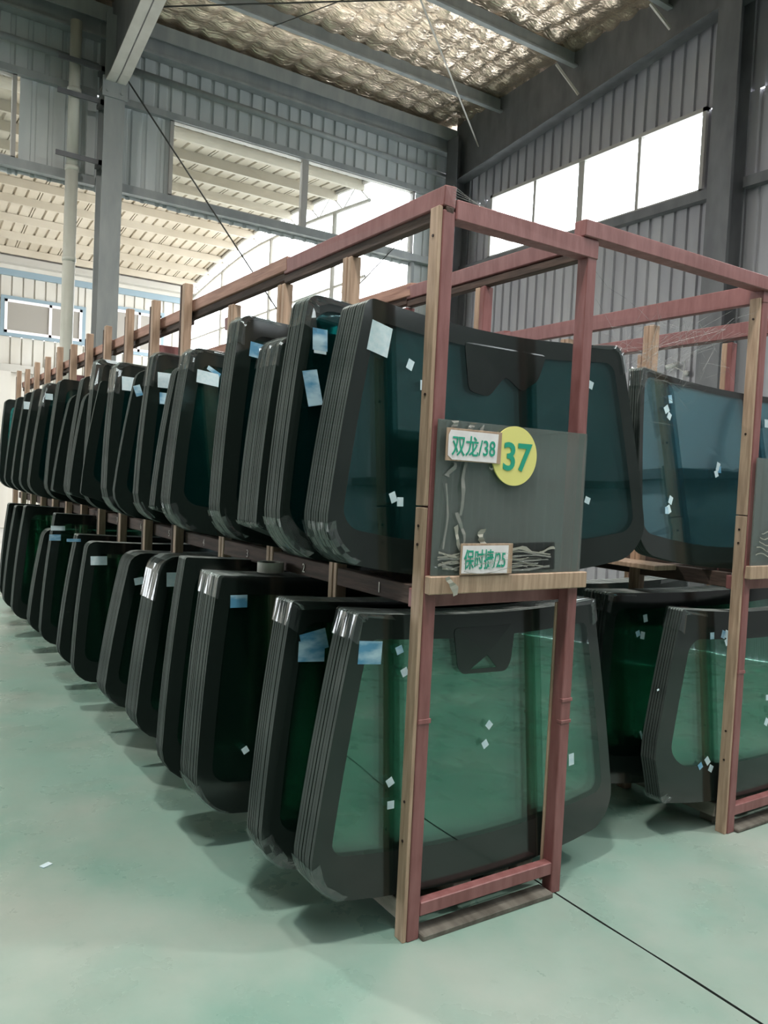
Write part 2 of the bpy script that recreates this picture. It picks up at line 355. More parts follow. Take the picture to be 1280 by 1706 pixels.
# rafters: web plus a bottom flange
def rafter(x, pts, wfl, m, lab):
    """pts: (y, z_bottom) from the eaves inwards"""
    o = tag(empty('rafter_beam', (x, 9, 7)), lab, 'beam', None, 'structure'); t = .008
    v = []; f = []
    for (y, z) in pts:
        for s in (-t, t): v += [(s, y - 9, z - 7), (s, y - 9, ceil_z(y) - .2 - 7 + .17)]
    for i in range(len(pts) - 1):
        a = i * 4
        f += [(a, a + 4, a + 5, a + 1), (a + 2, a + 3, a + 7, a + 6), (a, a + 2, a + 6, a + 4)]
    mesh_obj('web', v, f, m, o)
    v = []; f = []
    for (y, z) in pts:
        v += [(-wfl / 2, y - 9, z - 7), (wfl / 2, y - 9, z - 7), (wfl / 2, y - 9, z - 7 + .016), (-wfl / 2, y - 9, z - 7 + .016)]
    for i in range(len(pts) - 1):
        for k in range(4): a = i * 4; f.append((a + k, a + 4 + k, a + 4 + (k + 1) % 4, a + (k + 1) % 4))
    f += [(0, 1, 2, 3), tuple(len(v) - 4 + k for k in (3, 2, 1, 0))]
    mesh_obj('bottom_flange', v, f, m, o); return o
HR = [(9.05, 6.42), (8.5, 6.46), (6.0, 7.02), (4.5, 7.3), (-13.9, ceil_z(-13.9) - .5)]
LSTEEL = noisy(mat('light_grey_steel', (.35, .34, .31), .5), (.50, .47, .43), (.58, .55, .51), (4, 4, 2))
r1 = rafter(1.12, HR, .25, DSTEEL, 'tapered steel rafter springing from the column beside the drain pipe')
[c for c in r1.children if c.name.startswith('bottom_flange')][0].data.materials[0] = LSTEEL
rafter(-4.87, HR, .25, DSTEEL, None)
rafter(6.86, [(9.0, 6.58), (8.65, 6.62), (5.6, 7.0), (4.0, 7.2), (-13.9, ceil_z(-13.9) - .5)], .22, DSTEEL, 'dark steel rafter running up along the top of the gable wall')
# bolted plate where rafter meets column
MB().box(.96, 1.28, 8.735, 8.76, 6.25, 6.5).tube((1.02, 8.735, 6.32), (1.02, 8.72, 6.32), .018).tube((1.20, 8.735, 6.32), (1.20, 8.72, 6.32), .018).obj('end_plate', STEEL, bpy.data.objects['steel_column']).matrix_parent_inverse = Matrix.Translation((-1.12, -8.92, 0))
# purlins: Z sections under the foil, and the eaves beam
def zpurlin(y, first=False):
    z = ceil_z(y) - .05
    d = .22
    o = MB().box(-11, 6.98, y - .004, y + .004, z - d, z).box(-11, 6.98, y - .075, y, z - d - .004, z - d).box(-11, 6.98, y, y + .07, z - .004, z).box(-11, 6.98, y - .079, y - .075, z - d - .004, z - d + .02).obj('purlin_beam', STEEL)
    tag(o, None, None, None, 'structure')
for i, y in enumerate([7.9, 6.33, 4.75, 3.15, 1.6, 0, -1.6, -3.2, -4.8, -6.4, -8, -9.6, -11.2, -12.8]): zpurlin(y)
tag(MB().box(-11, 6.98, 9.02, 9.19, 7.1, 7.13).box(-11, 6.98, 9.08, 9.10, 7.13, 7.5).box(-11, 6.98, 9.0, 9.16, 7.47, 7.5).box(-11, 6.98, 8.98, 9.0, 7.3, 7.5).obj('eaves_beam', STEEL), None, None, None, 'structure')
# braces and tie rods
tag(MB().tube((1.3, 9.05, 6.72), (6.6, 9.05, .62), .011, 6).obj('tie_rod', ROD), 'dark steel tie rod falling from the column head across the open side', 'rod')
tag(MB().tube((6.6, 9.06, 6.30), (1.3, 9.06, .4), .008, 6).obj('tie_rod', ROD), 'thin tie rod rising across the open side to the corner column', 'rod')
tag(MB().tube((1.29, 8.45, 7.32), (6.8, 4.0, 7.45), .011, 6).obj('tie_rod', ROD), 'dark tie rod stretched flat under the foil ceiling between two rafters', 'rod')
tag(MB().tube((3.6, 5.9, 7.55), (6.8, 8.33, 7.02), .012, 6).obj('tie_rod', LSTEEL), 'pale tie rod slanting down to the corner below the purlins', 'rod')
tag(MB().bar((6.48, 6.3, 7.42), (6.76, 6.12, 7.02), .03, .03).obj('knee_brace', LSTEEL), 'pale knee brace below the second purlin, against the gable rafter', 'brace')
tag(MB().bar((6.46, 4.7, 7.5), (6.76, 4.62, 7.26), .03, .03).obj('knee_brace', LSTEEL), 'pale knee brace near the column top of the gable wall', 'brace')
tag(MB().tube((2.9, 7.9, 7.4), (3.6, 6.4, 7.46), .007, 6).obj('tie_rod', ROD), 'short thin sag rod between the first two purlins', 'rod')
# added lamps, out of view, hung from the roof
for (x, y, z), where_ in zip(ADDED_LAMPS, ('over the end of the numbered rack', 'over the aisle beside the long rack', 'over the second rack by the gable wall')):
    o = tag(empty('added_overhead_lamp', (x, y, z)), 'round lamp added out of view ' + where_, 'lamp', 'added lamps')
    MB().tube((0, 0, .02), (0, 0, .22), .24, 20, .10).obj('lamp_shade', LSTEEL, o, True); MB().tube((0, 0, .22), (0, 0, .42), .09, 14).obj('driver_housing', DSTEEL, o, True)
    MB().tube((0, 0, .42), (0, 0, ceil_z(y) - z - .1), .006, 6).obj('cable', ROD, o)
    l = bpy.data.lights.new('added_lamp_light', 'AREA'); l.shape = 'DISK'; l.size = .4; l.energy = LAMP_W; l.color = (1, .96, .90)
    b_ = bpy.data.objects.new('added_lamp_light', l); COL.objects.link(b_); b_.parent = o
# drain pipe with its clips
dp = tag(empty('drain_pipe', (.66, 8.95, 0)), 'cream plastic drain pipe clipped beside the grey column', 'pipe')
MB().tube((0, 0, 0), (0, 0, 5.3), .078, 18).obj('pipe_length', PIPE, dp, True)
MB().tube((0, 0, 5.3), (0, 0, 7.15), .07, 18).obj('pipe_length', PIPE, dp, True)
for z in (4.15, 5.3, 6.28): MB().tube((0, 0, z - .03), (0, 0, z + .03), .086, 18).obj('collar', PIPE, dp, True)
for z in (5.43, 6.2, 6.62): MB().box(-.22, .36, -.11, -.085, z - .03, z + .03).box(.3, .36, -.11, .1, z - .03, z + .03).obj('pipe_clip', DSTEEL, dp)
# ------------------------------------------------------------------ outside: neighbouring hall and the arched canopy
nb = tag(empty('warehouse_building', (0, 18, 0)), 'white corrugated neighbouring hall with blue trim seen across the yard', 'building')
def at_nb(o): o.location = (0, -18, 0); return o
def nbbox(name, m, *a): return at_nb(MB().box(*a).obj(name, m, nb))
nbw = at_nb(empty('facade')); nbw.parent = nb
def nbclad(x0, x1, z0, z1): corrugated('cladding_panel', 'x', 18, x0, x1, z0, z1, WHITE_CLAD, nbw, .24, 1, .02, .03, sheet=1.2)
# each opening leaves a real hole in the cladding
nbclad(-14, 1.02, 0, 5.8); nbclad(1.02, 2.86, 0, 4.36); nbclad(1.02, 2.86, 5.27, 5.8); nbclad(2.86, 3.3, 0, 5.8); nbclad(3.3, 4.75, 0, 4.3); nbclad(3.3, 4.75, 5.42, 5.8); nbclad(4.75, 5.45, 0, 5.8)
nbbox('trim', BLUE, -14, 5.5, 17.93, 18.0, 5.72, 5.86)
nbbox('gutter', TRUSS, -14, 5.5, 17.7, 17.99, 5.95, 6.1)
nbbox('fascia', WHITE_CLAD, -14, 5.5, 17.9, 17.99, 5.86, 6.3)
nbbox('lintel', TRUSS, -14, 2.6, 17.85, 17.98, 3.55, 3.72)
nbbox('door_leaf', BLACK, -.5, 1.0, 17.95, 17.99, 0, 3.5)
nbbox('door_post', WHITE_CLAD, 1.0, 1.25, 17.8, 17.99, 0, 3.55)
def nbwin(x0, x1, z0, z1, shut):
    w = nbbox('window', BLUE, x0 - .08, x1 + .08, 17.95, 18.0, z0 - .08, z0); 
    def sub(name, m, *a): q = MB().box(*a).obj(name, m, w); return q
    sub('window_trim', BLUE, x0 - .08, x1 + .08, 17.95, 18.0, z1, z1 + .08); sub('window_trim', BLUE, x0 - .08, x0, 17.95, 18.0, z0, z1); sub('window_trim', BLUE, x1, x1 + .08, 17.95, 18.0, z0, z1)
    t = .06; mid = x0 + (x1 - x0) * .58
    for a in ((x0, x0 + t, z0, z1), (x1 - t, x1, z0, z1), (mid - t / 2, mid + t / 2, z0, z1), (x0, x1, z0, z0 + t), (x0, x1, z1 - t, z1)):
        sub('window_frame', PINKW, a[0], a[1], 17.94, 17.99, a[2], a[3])
    for a in ((x0 + t, mid - t / 2), (mid + t / 2, x1 - t)): sub('pane', shut, a[0], a[1], 17.97, 17.985, z0 + t, z1 - t)
nbwin(1.1, 2.78, 4.44, 5.19, SHUT)
nbwin(3.38, 4.67, 4.38, 5.34, SHUT)
cp = tag(empty('yard_canopy', (0, 14, 0)), 'arched cream roof canopy over the yard between the two halls', 'canopy')
EDGEC = [(9.45, 6.50), (11, 6.62), (12.5, 6.70), (13.7, 6.73), (15, 6.68), (16, 6.55), (17, 6.42), (18.3, 6.2)]
def canopy_z(y):
    for (a, za), (b, zb) in zip(EDGEC, EDGEC[1:]):
        if y <= b: return za + (zb - za) * (y - a) / (b - a)
    return EDGEC[-1][1]
XE = 5.45
a = -14.0
while a < XE - .01:                                                 # roof sheets, ribs running down the arch
    b = min(a + .9, XE); pts = []; t = a
    while t < b - 1e-4:
        e = min(t + .22, b); pts += [(t, 0), (e - .05, 0), (e - .04, .035), (e - .012, .035)]; t = e
    pts.append((b, 0)); yy = [9.45 + i * .885 for i in range(11)]; v = []; f = []
    for y in yy:
        for (p, d) in pts: v.append((p, y - 14, canopy_z(y) + d))
    n = len(pts)
    for i in range(10):
        for k in range(n - 1): q = i * n + k; f.append((q, q + n, q + n + 1, q + 1))
    mesh_obj('roof_sheet', v, f, CANOPY, cp); a = b
for y in (9.7, 10.6, 11.5, 12.4, 13.3, 14.2, 15.1, 16.0, 16.9, 17.7):
    z = canopy_z(y); MB().box(-14, XE + .02, y - .03 - 14, y + .03 - 14, z - .16, z - .005).obj('purlin', CANOPY, cp)
def chord_z(y): return canopy_z(y) - .36
tr = MB()
ysx = [9.45 + i * .8875 for i in range(11)]
for i in range(10):
    y0, y1 = ysx[i] - 14, ysx[i + 1] - 14
    tr.tube((XE, y0, canopy_z(ysx[i]) - .03), (XE, y1, canopy_z(ysx[i + 1]) - .03), .04, 6)
    tr.tube((XE, y0, chord_z(ysx[i])), (XE, y1, chord_z(ysx[i + 1])), .035, 6)
tr.obj('truss_chord', TRUSS, cp)
for i in range(10):
    ya, yb = ysx[i], ysx[i + 1]; ym = (ya + yb) / 2
    MB().tube((XE, ya - 14, chord_z(ya)), (XE, ym - 14, canopy_z(ym) - .03), .012, 6).tube((XE, ym - 14, canopy_z(ym) - .03), (XE, yb - 14, chord_z(yb)), .012, 6).obj('truss_web', TRUSS, cp)
for y in (10.6, 13.25, 15.9): MB().tube((XE, y - 14, 0), (XE, y - 14, chord_z(y)), .05, 8).obj('canopy_post', TRUSS, cp)
for z in (2.2, 3.6, 4.9, 5.75): MB().tube((XE, 9.5 - 14, z), (XE, 17.9 - 14, z - .05), .025, 6).obj('gable_rail', TRUSS, cp)
# second light arch farther out
MB().tube((8.8, 9.5 - 14, 6.2), (8.8, 14 - 14, 6.6), .04, 6).tube((8.8, 0, 6.6), (8.8, 4.3, 6.1), .04, 6).obj('truss_chord', TRUSS, cp)
for y in (10.5, 14.2, 17): MB().tube((8.8, y - 14, 0), (8.8, y - 14, 6.4), .045, 8).obj('canopy_post', TRUSS, cp)

# ================================================================== RACKS
GAP = .57
def rack(X, nb_, full, label):
    R_ = tag(empty('glass_storage_rack', (X, 0, 0)), label, 'rack')
    def P(name, x0, x1, y0, y1, z0, z1, m, j=.002, b=.003): return plank(name, x0, x1, y0, y1, z0, z1, m, R_, j, b)
    # front frame
    P('front_post', .0, .047, .0, .05, 0, 2.36, RED, .001)
    bt = [P('wood_batten', -.016, -.001, .004, .052, .0, 1.42, WOOD, .001, .002), P('wood_batten', -.016, -.001, .004, .052, 1.425, 2.37, WOOD, .001, .002)]
    for o in bt: tag(o, 'bare pine batten')
    for z in (.33, .46, 1.30, 1.36, 1.78, 2.28): MB().tube((-.0185, .03, z), (-.0155, .03, z), .005, 8).obj('nail_head', KNOT, R_)
    P('front_post', .65, .697, .0, .05, 0, 2.36, RED, .001)
    P('wood_batten', .645, .675, .0515, .062, .03, 1.08, WOOD, .001, .002)
    for z in (.64, .72): P('steel_sleeve', -.001 + .65, .70, -.003, .02, z, z + .012, RED, .001, .001)
    P('steel_sleeve', -.001, .05, -.003, .02, .72, .735, RED, .001, .001)
    P('front_top_rail', -.002 + .05, .70, -.004, .05, 2.335, 2.40, RED, .0015)
    P('front_bottom_rail', .05, .65, .004, .044, .072, .118, RED, .001)
    P('foot_plank', -.0 + .05, .64, -.02, .055, 0, .018, DWOOD2, .003)
    P('sign_shelf', -.005, .71, -.03, -.001, 1.145, 1.203, WOOD, .0015)
    P('front_shelf_rail', .0, .70, .05, .09, 1.09, 1.15, RED)
    L_ = (nb_ - 1) * GAP + .05
    # side rails in lengths, lapped and slightly out of line
    for sx, mt in ((0, RAILW), (.65, RAILW)):
        cut = [0, 1.15, 2.4, 4.1, 5.8, L_] if full else [0, 1.7, L_]
        for i in range(len(cut) - 1):
            if cut[i] >= L_: break
            dz = (0, .012, -.004, .006, -.006, 0)[i]; off = .0 if i < 2 else .012
            P('top_side_rail', sx + off, sx + off + .045, cut[i] - (.03 if i else -.0), min(cut[i + 1], L_), (2.372 if full else 2.352) + dz, 2.436 + dz, RED if (i == 0 or not full) else mt, .004)
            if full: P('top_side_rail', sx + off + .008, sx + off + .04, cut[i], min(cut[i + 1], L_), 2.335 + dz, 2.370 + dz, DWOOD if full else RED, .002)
    for k in range(1, nb_):
        y = k * GAP
        poke = k >= 4 and full
        for sx in (0, .65):
            if poke and sx == 0:
                P('side_post', -.05, -.002, y, y + .045, 0, 2.53 + random.uniform(-.01, .04), WOOD, .002)
                P('side_post', -.05, -.004, y + .05, y + .078, 0, 2.50 + random.uniform(-.01, .03), DWOOD, .002)
            else:
                P('side_post', sx + .002, sx + .048, y, y + .028, 0, 2.334, RED if sx else WOOD, .002)
                P('side_post', sx + .0, sx + .05, y + .03, y + .06, 0, 2.334, WOOD, .002)
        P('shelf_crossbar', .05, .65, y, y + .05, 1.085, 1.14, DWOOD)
        if k in (3, 5, 7, 9): P('top_crossbar', .0, .69, y + .06, y + .1, 2.215, 2.275, RED, .003)
    for sx in (0, .65):
        for k in range(nb_ - 1):
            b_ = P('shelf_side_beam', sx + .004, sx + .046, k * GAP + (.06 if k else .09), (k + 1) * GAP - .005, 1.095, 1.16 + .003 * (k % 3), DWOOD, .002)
            if full and sx == 0 and k < 8:
                lettering(str(k + 1) if k else '1', .05, sx + .001, k * GAP + .27, 1.128, CHALK, b_, rot=(PI / 2, 0, -PI / 2), h=.036, sx=.006 if k == 0 else .02, name='chalk_number')
    # ground planks running back under the glass
    for (x0, x1) in ((.0, .085), (.24, .32), (.44, .51), (.55, .63)):
        P('base_plank', x0, x1, .07 if x0 < .4 else -.005 + .09, L_, .05, .112, GREYW, .003)
    for k in range(nb_):
        P('base_block', .05, .64, k * GAP + .06 + (.05 if k == 0 else 0), k * GAP + .13 + (.05 if k == 0 else 0), .0, .05, GREYW, .002)
    return R_
R1 = rack(0, 15, True, 'long red and pine rack full of windshields, with the yellow numbered disc on its end')
R2 = rack(1.742, 6, False, 'second red and pine rack, hung with cobwebs, beside the numbered rack')
o = plank('cross_rail', .62, 2.52, -.012, .045, 2.403, 2.462, RED, None, .002); tag(o, 'long red rail bridging the tops of the two racks', 'rail')
plank('shelf_side_beam', -.16, .0, .35, 1.5, 1.14, 1.165, WOOD, R2, .002)

# ================================================================== WINDSHIELDS
def arc_poly(wb_, wt_, z0, z1, rb, rt, m, k):
    """trapezoid with rounded corners; the same point count for any size"""
    C = [Vector((-wb_, z0)), Vector((wb_, z0)), Vector((wt_, z1)), Vector((-wt_, z1))]; rr = [rb, rb, rt, rt]; arcs = []
    for i in range(4):
        p = C[i]; a = (C[i - 1] - p).normalized(); b = (C[(i + 1) % 4] - p).normalized()
        half = a.angle(b) / 2; d = rr[i] / math.tan(half); c = p + (a + b).normalized() * (rr[i] / math.sin(half))
        s = p + a * d; e = p + b * d; a0 = math.atan2(s.y - c.y, s.x - c.x); a1 = math.atan2(e.y - c.y, e.x - c.x)
        while a1 < a0: a1 += 2 * PI
        arcs.append([c + Vector((math.cos(a0 + (a1 - a0) * t / (m - 1)), math.sin(a0 + (a1 - a0) * t / (m - 1)))) * rr[i] for t in range(m)])
    out = []
    for i in range(4):
        out += arcs[i]; s = arcs[i][-1]; e = arcs[(i + 1) % 4][0]
        out += [s.lerp(e, (t + 1) / (k + 1)) for t in range(k)]
    return out
class Shape:
    def __init__(s, wb_, wt_, h, rb=.1, rt=.05, sag=.06, dip=.02, c=.04, lean=.05, bow=.02, side=.06, top=.08, bot=.14, ri=.07, notch=0., hi=True):
        s.__dict__.update(locals())
    def warp(s, p):
        x, z = p; u = x / s.wb_; t = max(0, min(1, z / s.h))
        zz = z + s.sag * min(1.2, u * u) * (1 - t) - s.dip * (1 - min(1, (x / s.wt_) ** 2)) * t
        xx = x * (1 + s.bow * 4 * t * (1 - t))
        if s.notch and t < .3: q = 1 - t / .3; xx *= 1 - s.notch * (q * q * (3 - 2 * q))
        return xx, zz
    def y(s, x, z): return s.c * ((x / s.wb_) ** 2 - 1) + s.lean * z / s.h
    def loops(s):
        m, k = (9, 9) if s.hi else (5, 4)
        outer = arc_poly(s.wb_, s.wt_, 0, s.h, s.rb, s.rt, m, k)
        sd = (s.wb_ - s.wt_) / s.h
        inner = arc_poly(s.wb_ - s.side - sd * s.bot, s.wt_ - s.side + sd * s.top, s.bot, s.h - s.top, s.ri, s.ri, m, k)
        return outer, inner
    def build(s, th):
        """verts, faces, material index: 0 ceramic border, 1 glass, 2 ground edge"""
        outer, inner = s.loops(); n = len(outer); R = 8 if s.hi else 3; c = Vector((0, s.h * .5)); rings = [outer, inner]
        for r in range(1, R): rings.append([p.lerp(c, r / R) for p in inner])
        v = []; f = []; fm = []; sm = []
        for side in (0, 1):
            base = len(v)
            for ring in rings:
                for p in ring: x, z = s.warp(p); v.append((x, s.y(x, z) + side * th, z))
            x, z = s.warp(c); v.append((x, s.y(x, z) + side * th, z)); cc = len(v) - 1
            for r in range(len(rings) - 1):
                for i in range(n):
                    a = base + r * n + i; b = base + r * n + (i + 1) % n; q = (a, b, b + n, a + n)
                    f.append(q if side == 0 else q[::-1]); fm.append(0 if r == 0 else 1); sm.append(True)
            l = base + (len(rings) - 1) * n
            for i in range(n):
                q = (l + i, l + (i + 1) % n, cc); f.append(q if side == 0 else q[::-1]); fm.append(1); sm.append(True)
        b0 = len(v)
        for side in (0, 1):
            for p in outer: x, z = s.warp(p); v.append((x, s.y(x, z) + side * th, z))
        for i in range(n):
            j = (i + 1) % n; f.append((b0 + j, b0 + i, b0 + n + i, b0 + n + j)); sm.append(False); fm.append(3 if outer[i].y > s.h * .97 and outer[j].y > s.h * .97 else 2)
        return v, f, fm, sm
def sticker(root, s, x, z, w, h, ang, m=PAPER, name='sticker', lab=None):
    """x, z from the sheet's base centre"""
    y = s.y(x, z) - .0018; ca, sa = math.cos(ang), math.sin(ang); v = []
    for dy in (0, .0009):
        for (i, j) in ((-1, -1), (1, -1), (1, 1), (-1, 1)):
            px = x + (i * w * ca - j * h * sa) / 2; pz = z + (i * w * sa + j * h * ca) / 2; v.append((px, s.y(px, pz) - .0022 + dy, pz))
    o = mesh_obj(name, v, [(0, 1, 2, 3), (4, 7, 6, 5), (0, 4, 5, 1), (1, 5, 6, 2), (2, 6, 7, 3), (3, 7, 4, 0)], m, root)
    if lab: tag(o, lab)
    return o
def wrap(root, s, T, i0, i1, flap=.05, grow=.004, seed=1, depth0=-.006):
    """clear film folded round the corner of the stack: follows the outline points i0..i1"""
    rr = random.Random(seed); outer, _ = s.loops(); n = len(outer); idx = [(i % n) for i in range(i0, i1 + 1)]; ny = 12; v = []; f = []; c = Vector((0, s.h / 2))
    cols = []
    for i in idx:
        p = outer[i]; x, z = s.warp(p); d = Vector((x, z - s.h / 2)).normalized(); col = []
        # flap on the face, then the run over the edges
        for t in (1.0, .5):
            fx, fz = x - d.x * flap * t * rr.uniform(.6, 1.15), z - d.y * flap * t * rr.uniform(.6, 1.15); col.append((fx, s.y(fx, fz) + depth0 - rr.uniform(0, .006), fz))
        for k in range(ny + 1):
            g = grow + rr.uniform(0, .006) * (1 if k % 2 else .2); col.append((x + d.x * g, s.y(x, z) + depth0 + (T + .01) * k / ny, z + d.y * g))
        cols.append(col)
    m = len(cols[0])
    for a in range(len(cols)): v += cols[a]
    for a in range(len(cols) - 1):
        for b in range(m - 1):
            if rr.random() < .06: continue
            q = a * m + b; f.append((q, q + m, q + m + 1, q + 1))
    return mesh_obj('corner_wrap', v, f, FILM, root)
# stacks: end y at the base, end y at the top, outer x and z at the top corner, outer x and z low on the side, depth of the stack, sheets
STK = {
'U1':(0.08,0.13,-0.166,2.085,-0.326,1.401,0.16,10),'U2':(0.29,0.38,-0.246,2.123,-0.378,1.368,0.12,8),'U3':(0.63,0.7,-0.194,2.032,-0.300,1.343,0.18,13),
'U4':(0.92,0.97,-0.245,2.140,-0.333,1.352,0.12,8),'U5':(1.38,1.5,-0.257,2.067,-0.381,1.377,0.13,8),'U6':(1.76,1.8,-0.217,2.025,-0.329,1.347,0.09,6),
'U7':(1.98,2.1,-0.246,2.112,-0.346,1.366,0.1,7),'U8':(2.36,2.42,-0.235,2.056,-0.373,1.382,0.05,3),'U9':(2.5,2.66,-0.287,2.109,-0.367,1.394,0.13,8),
'V9':(2.93,2.98,-0.300,2.026,-0.412,1.371,0.03,2),'U10':(3.08,3.25,-0.265,2.188,-0.346,1.450,0.1,6),'U11':(3.5,3.55,-0.250,2.024,-0.359,1.381,0.09,6),
'U12':(3.7,3.8,-0.217,2.133,-0.339,1.438,0.12,7),'U13':(4.06,4.1,-0.231,2.043,-0.358,1.386,0.08,5),'U14':(4.26,4.38,-0.261,2.154,-0.362,1.381,0.13,7),
'U15':(4.8,4.95,-0.260,2.166,-0.399,1.389,0.12,6),'U16':(5.3,5.45,-0.262,2.157,-0.385,1.454,0.12,5),'U17':(5.85,5.95,-0.250,2.160,-0.372,1.474,0.1,4),
'U18':(6.4,6.5,-0.243,2.151,-0.357,1.498,0.1,4),'U19':(7.0,7.1,-0.268,2.160,-0.322,1.558,0.1,4),
'L1':(0.1,0.15,-0.154,1.068,-0.317,0.290,0.13,7),'L2':(0.34,0.43,-0.246,1.068,-0.371,0.279,0.12,8),'L3':(0.88,0.93,-0.318,1.095,-0.397,0.300,0.19,12),
'L4':(1.25,1.4,-0.291,1.116,-0.415,0.461,0.09,6),'L5':(1.8,1.9,-0.239,1.070,-0.372,0.481,0.2,12),'L6':(2.38,2.44,-0.235,1.030,-0.381,0.362,0.2,11),
'L7':(3.03,3.17,-0.301,1.025,-0.399,0.323,0.1,6),'L8':(3.52,3.65,-0.262,1.030,-0.391,0.339,0.12,6),'L9':(4.2,4.35,-0.275,1.132,-0.386,0.407,0.1,5),
'L10':(4.65,4.75,-0.271,0.987,-0.394,0.380,0.15,6),'L11':(5.3,5.4,-0.318,1.134,-0.421,0.380,0.12,4),'L12':(5.85,5.95,-0.312,1.105,-0.413,0.409,0.12,4),
'L13':(6.45,6.6,-0.281,1.096,-0.364,0.445,0.1,4),
'R1':(.10,.15,1.515,1.0,1.315,.44,.08,6),'R2':(.38,.46,1.40,1.03,1.30,.4,.15,8),'R3':(.95,1.05,1.42,1.0,1.33,.4,.15,6),'S1':(.12,.2,1.24,2.03,1.20,1.45,.07,6)}
SHP = dict(
 U1=dict(xc=.425, rb=.13, rt=.045, sag=.09, dip=.035, c=-.05, side=.055, top=.07, bot=.12),
 U2=dict(rb=.13, rt=.05, sag=.09, side=.035, top=.045, bot=.08, ri=.09), U3=dict(rb=.02, rt=.07, sag=.14, side=.06), U4=dict(rb=.12, rt=.05, sag=.09, side=.07, ri=.06),
 U5=dict(rb=.12, rt=.05), U6=dict(rb=.02, rt=.07, sag=.14), U7=dict(rb=.12), U8=dict(rb=.12, rt=.08), U9=dict(rb=.13), V9=dict(rb=.015, rt=.03, sag=.16), U10=dict(rb=.1, side=.1, ri=.05),
 U11=dict(rb=.02, rt=.12, sag=.14), U13=dict(rb=.02, rt=.12, sag=.14),
 L1=dict(xc=.385, rb=.12, rt=.012, sag=.05, dip=.022, c=.04, side=.06, top=.085, bot=.15, ri=.04), L2=dict(rb=.12, rt=.012, sag=.06, dip=.02), L3=dict(rb=.14, rt=.012, sag=.05), L4=dict(rb=.12, rt=.012),
 L5=dict(rb=.10, rt=.1, sag=.08), L6=dict(rb=.10, rt=.09, sag=.08), L7=dict(rb=.10, rt=.05), L8=dict(rt=.012), L9=dict(rt=.012), L11=dict(rt=.02), L12=dict(rt=.02), L13=dict(rt=.02), L10=dict(rb=.1, rt=.08),
 R1=dict(xc=2.12, rb=.03, rt=.012, sag=.06, dip=.03, c=.045, side=.09, top=.13, bot=.17, ri=.09, notch=.09), R2=dict(xc=2.1, rb=.1, rt=.012, c=.05, dip=.01), R3=dict(xc=2.1, rb=.1, rt=.012, c=.04), S1=dict(xc=2.0, side=.025, top=.03, bot=.10, rb=.1, rt=.015, dip=.03))
LAB = {
'U1':'large windshield with a blank paper label, fronting the upper stack behind the numbered disc',
'U2':'windshield with a narrow black border, taped at its top corner, fronting the second upper stack',
'U3':'low windshield with square bottom corners, fronting the film-wrapped third upper stack',
'U4':'windshield with a blue label under its black band, fronting the fourth upper stack',
'U5':'windshield with a wide pale label, fronting the fifth upper stack',
'U6':'short windshield with square bottom corners, fronting the sixth upper stack',
'U7':'windshield with a small white label half hidden, fronting the seventh upper stack',
'U8':'thin windshield with rounded top corners, fronting the eighth upper stack',
'U9':'windshield with crumpled film on its top corner and a square label, ninth upper stack',
'V9':'dark square-cornered windshield standing alone behind the ninth upper stack',
'U10':'windshield with a wide greyish border, fronting the tenth upper stack',
'U11':'windshield with a strongly rounded top corner, fronting the eleventh upper stack',
'U12':'windshield between two round-cornered stacks, fronting the twelfth upper stack',
'U13':'round-topped windshield fronting the thirteenth upper stack',
'U14':'windshield fronting the fourteenth upper stack, below the sixth tall post',
'U15':'green-tinted windshield with film on its corner, fronting the fifteenth upper stack',
'U16':'small-looking windshield with a pale label, fronting the sixteenth upper stack',
'U17':'windshield with a white label spot, fronting the seventeenth upper stack',
'U18':'windshield fronting the last but one upper stack of the long rack',
'U19':'bright green windshield fronting the last upper stack of the long rack',
'L1':'green windshield with a black mirror print and triangle cut-out, fronting the lowest end stack',
'L2':'dark windshield with two crossed labels, fronting the second lower stack',
'L3':'dark windshield with a blue label under the tape roll, fronting the third lower stack',
'L4':'dark windshield squeezed behind the tape roll stack, fourth in the lower tier',
'L5':'windshield with rounded corners capped in white film, fronting the fifth lower stack',
'L6':'windshield with a rounded top corner, fronting the thick sixth lower stack',
'L7':'windshield with a pale oblong label, fronting the seventh lower stack',
'L8':'windshield with a thin bluish label, fronting the eighth lower stack',
'L9':'windshield with two green labels, fronting the ninth lower stack',
'L10':'short windshield with a pale edge, fronting the tenth lower stack',
'L11':'windshield fronting the eleventh lower stack of the long rack',
'L12':'windshield fronting the twelfth lower stack of the long rack',
'L13':'windshield fronting the last lower stack of the long rack',
'R1':'green windshield with waisted lower corners, fronting the lower tier of the cobwebbed rack',
'R2':'dark windshield with two white label squares, second in the lower tier of the cobwebbed rack',
'R3':'dark windshield with a light upper edge, deepest in the lower tier of the cobwebbed rack',
'S1':'bluish windshield with three clusters of white squares, upper tier of the cobwebbed rack'}
ORD = {k: w for k, w in zip(['U1','U2','U3','U4','U5','U6','U7','U8','U9','V9','U10','U11','U12','U13','U14','U15','U16','U17','U18','U19'],
   'first second third fourth fifth sixth seventh eighth ninth lone tenth eleventh twelfth thirteenth fourteenth fifteenth sixteenth seventeenth eighteenth nineteenth'.split())}
ORD.update({'L%d' % (i + 1): w for i, w in enumerate('first second third fourth fifth sixth seventh eighth ninth tenth eleventh twelfth thirteenth'.split())})
FRONT = {}
ORDW = 'first second third fourth fifth sixth seventh eighth ninth tenth eleventh twelfth thirteenth'.split()
random.seed(11)
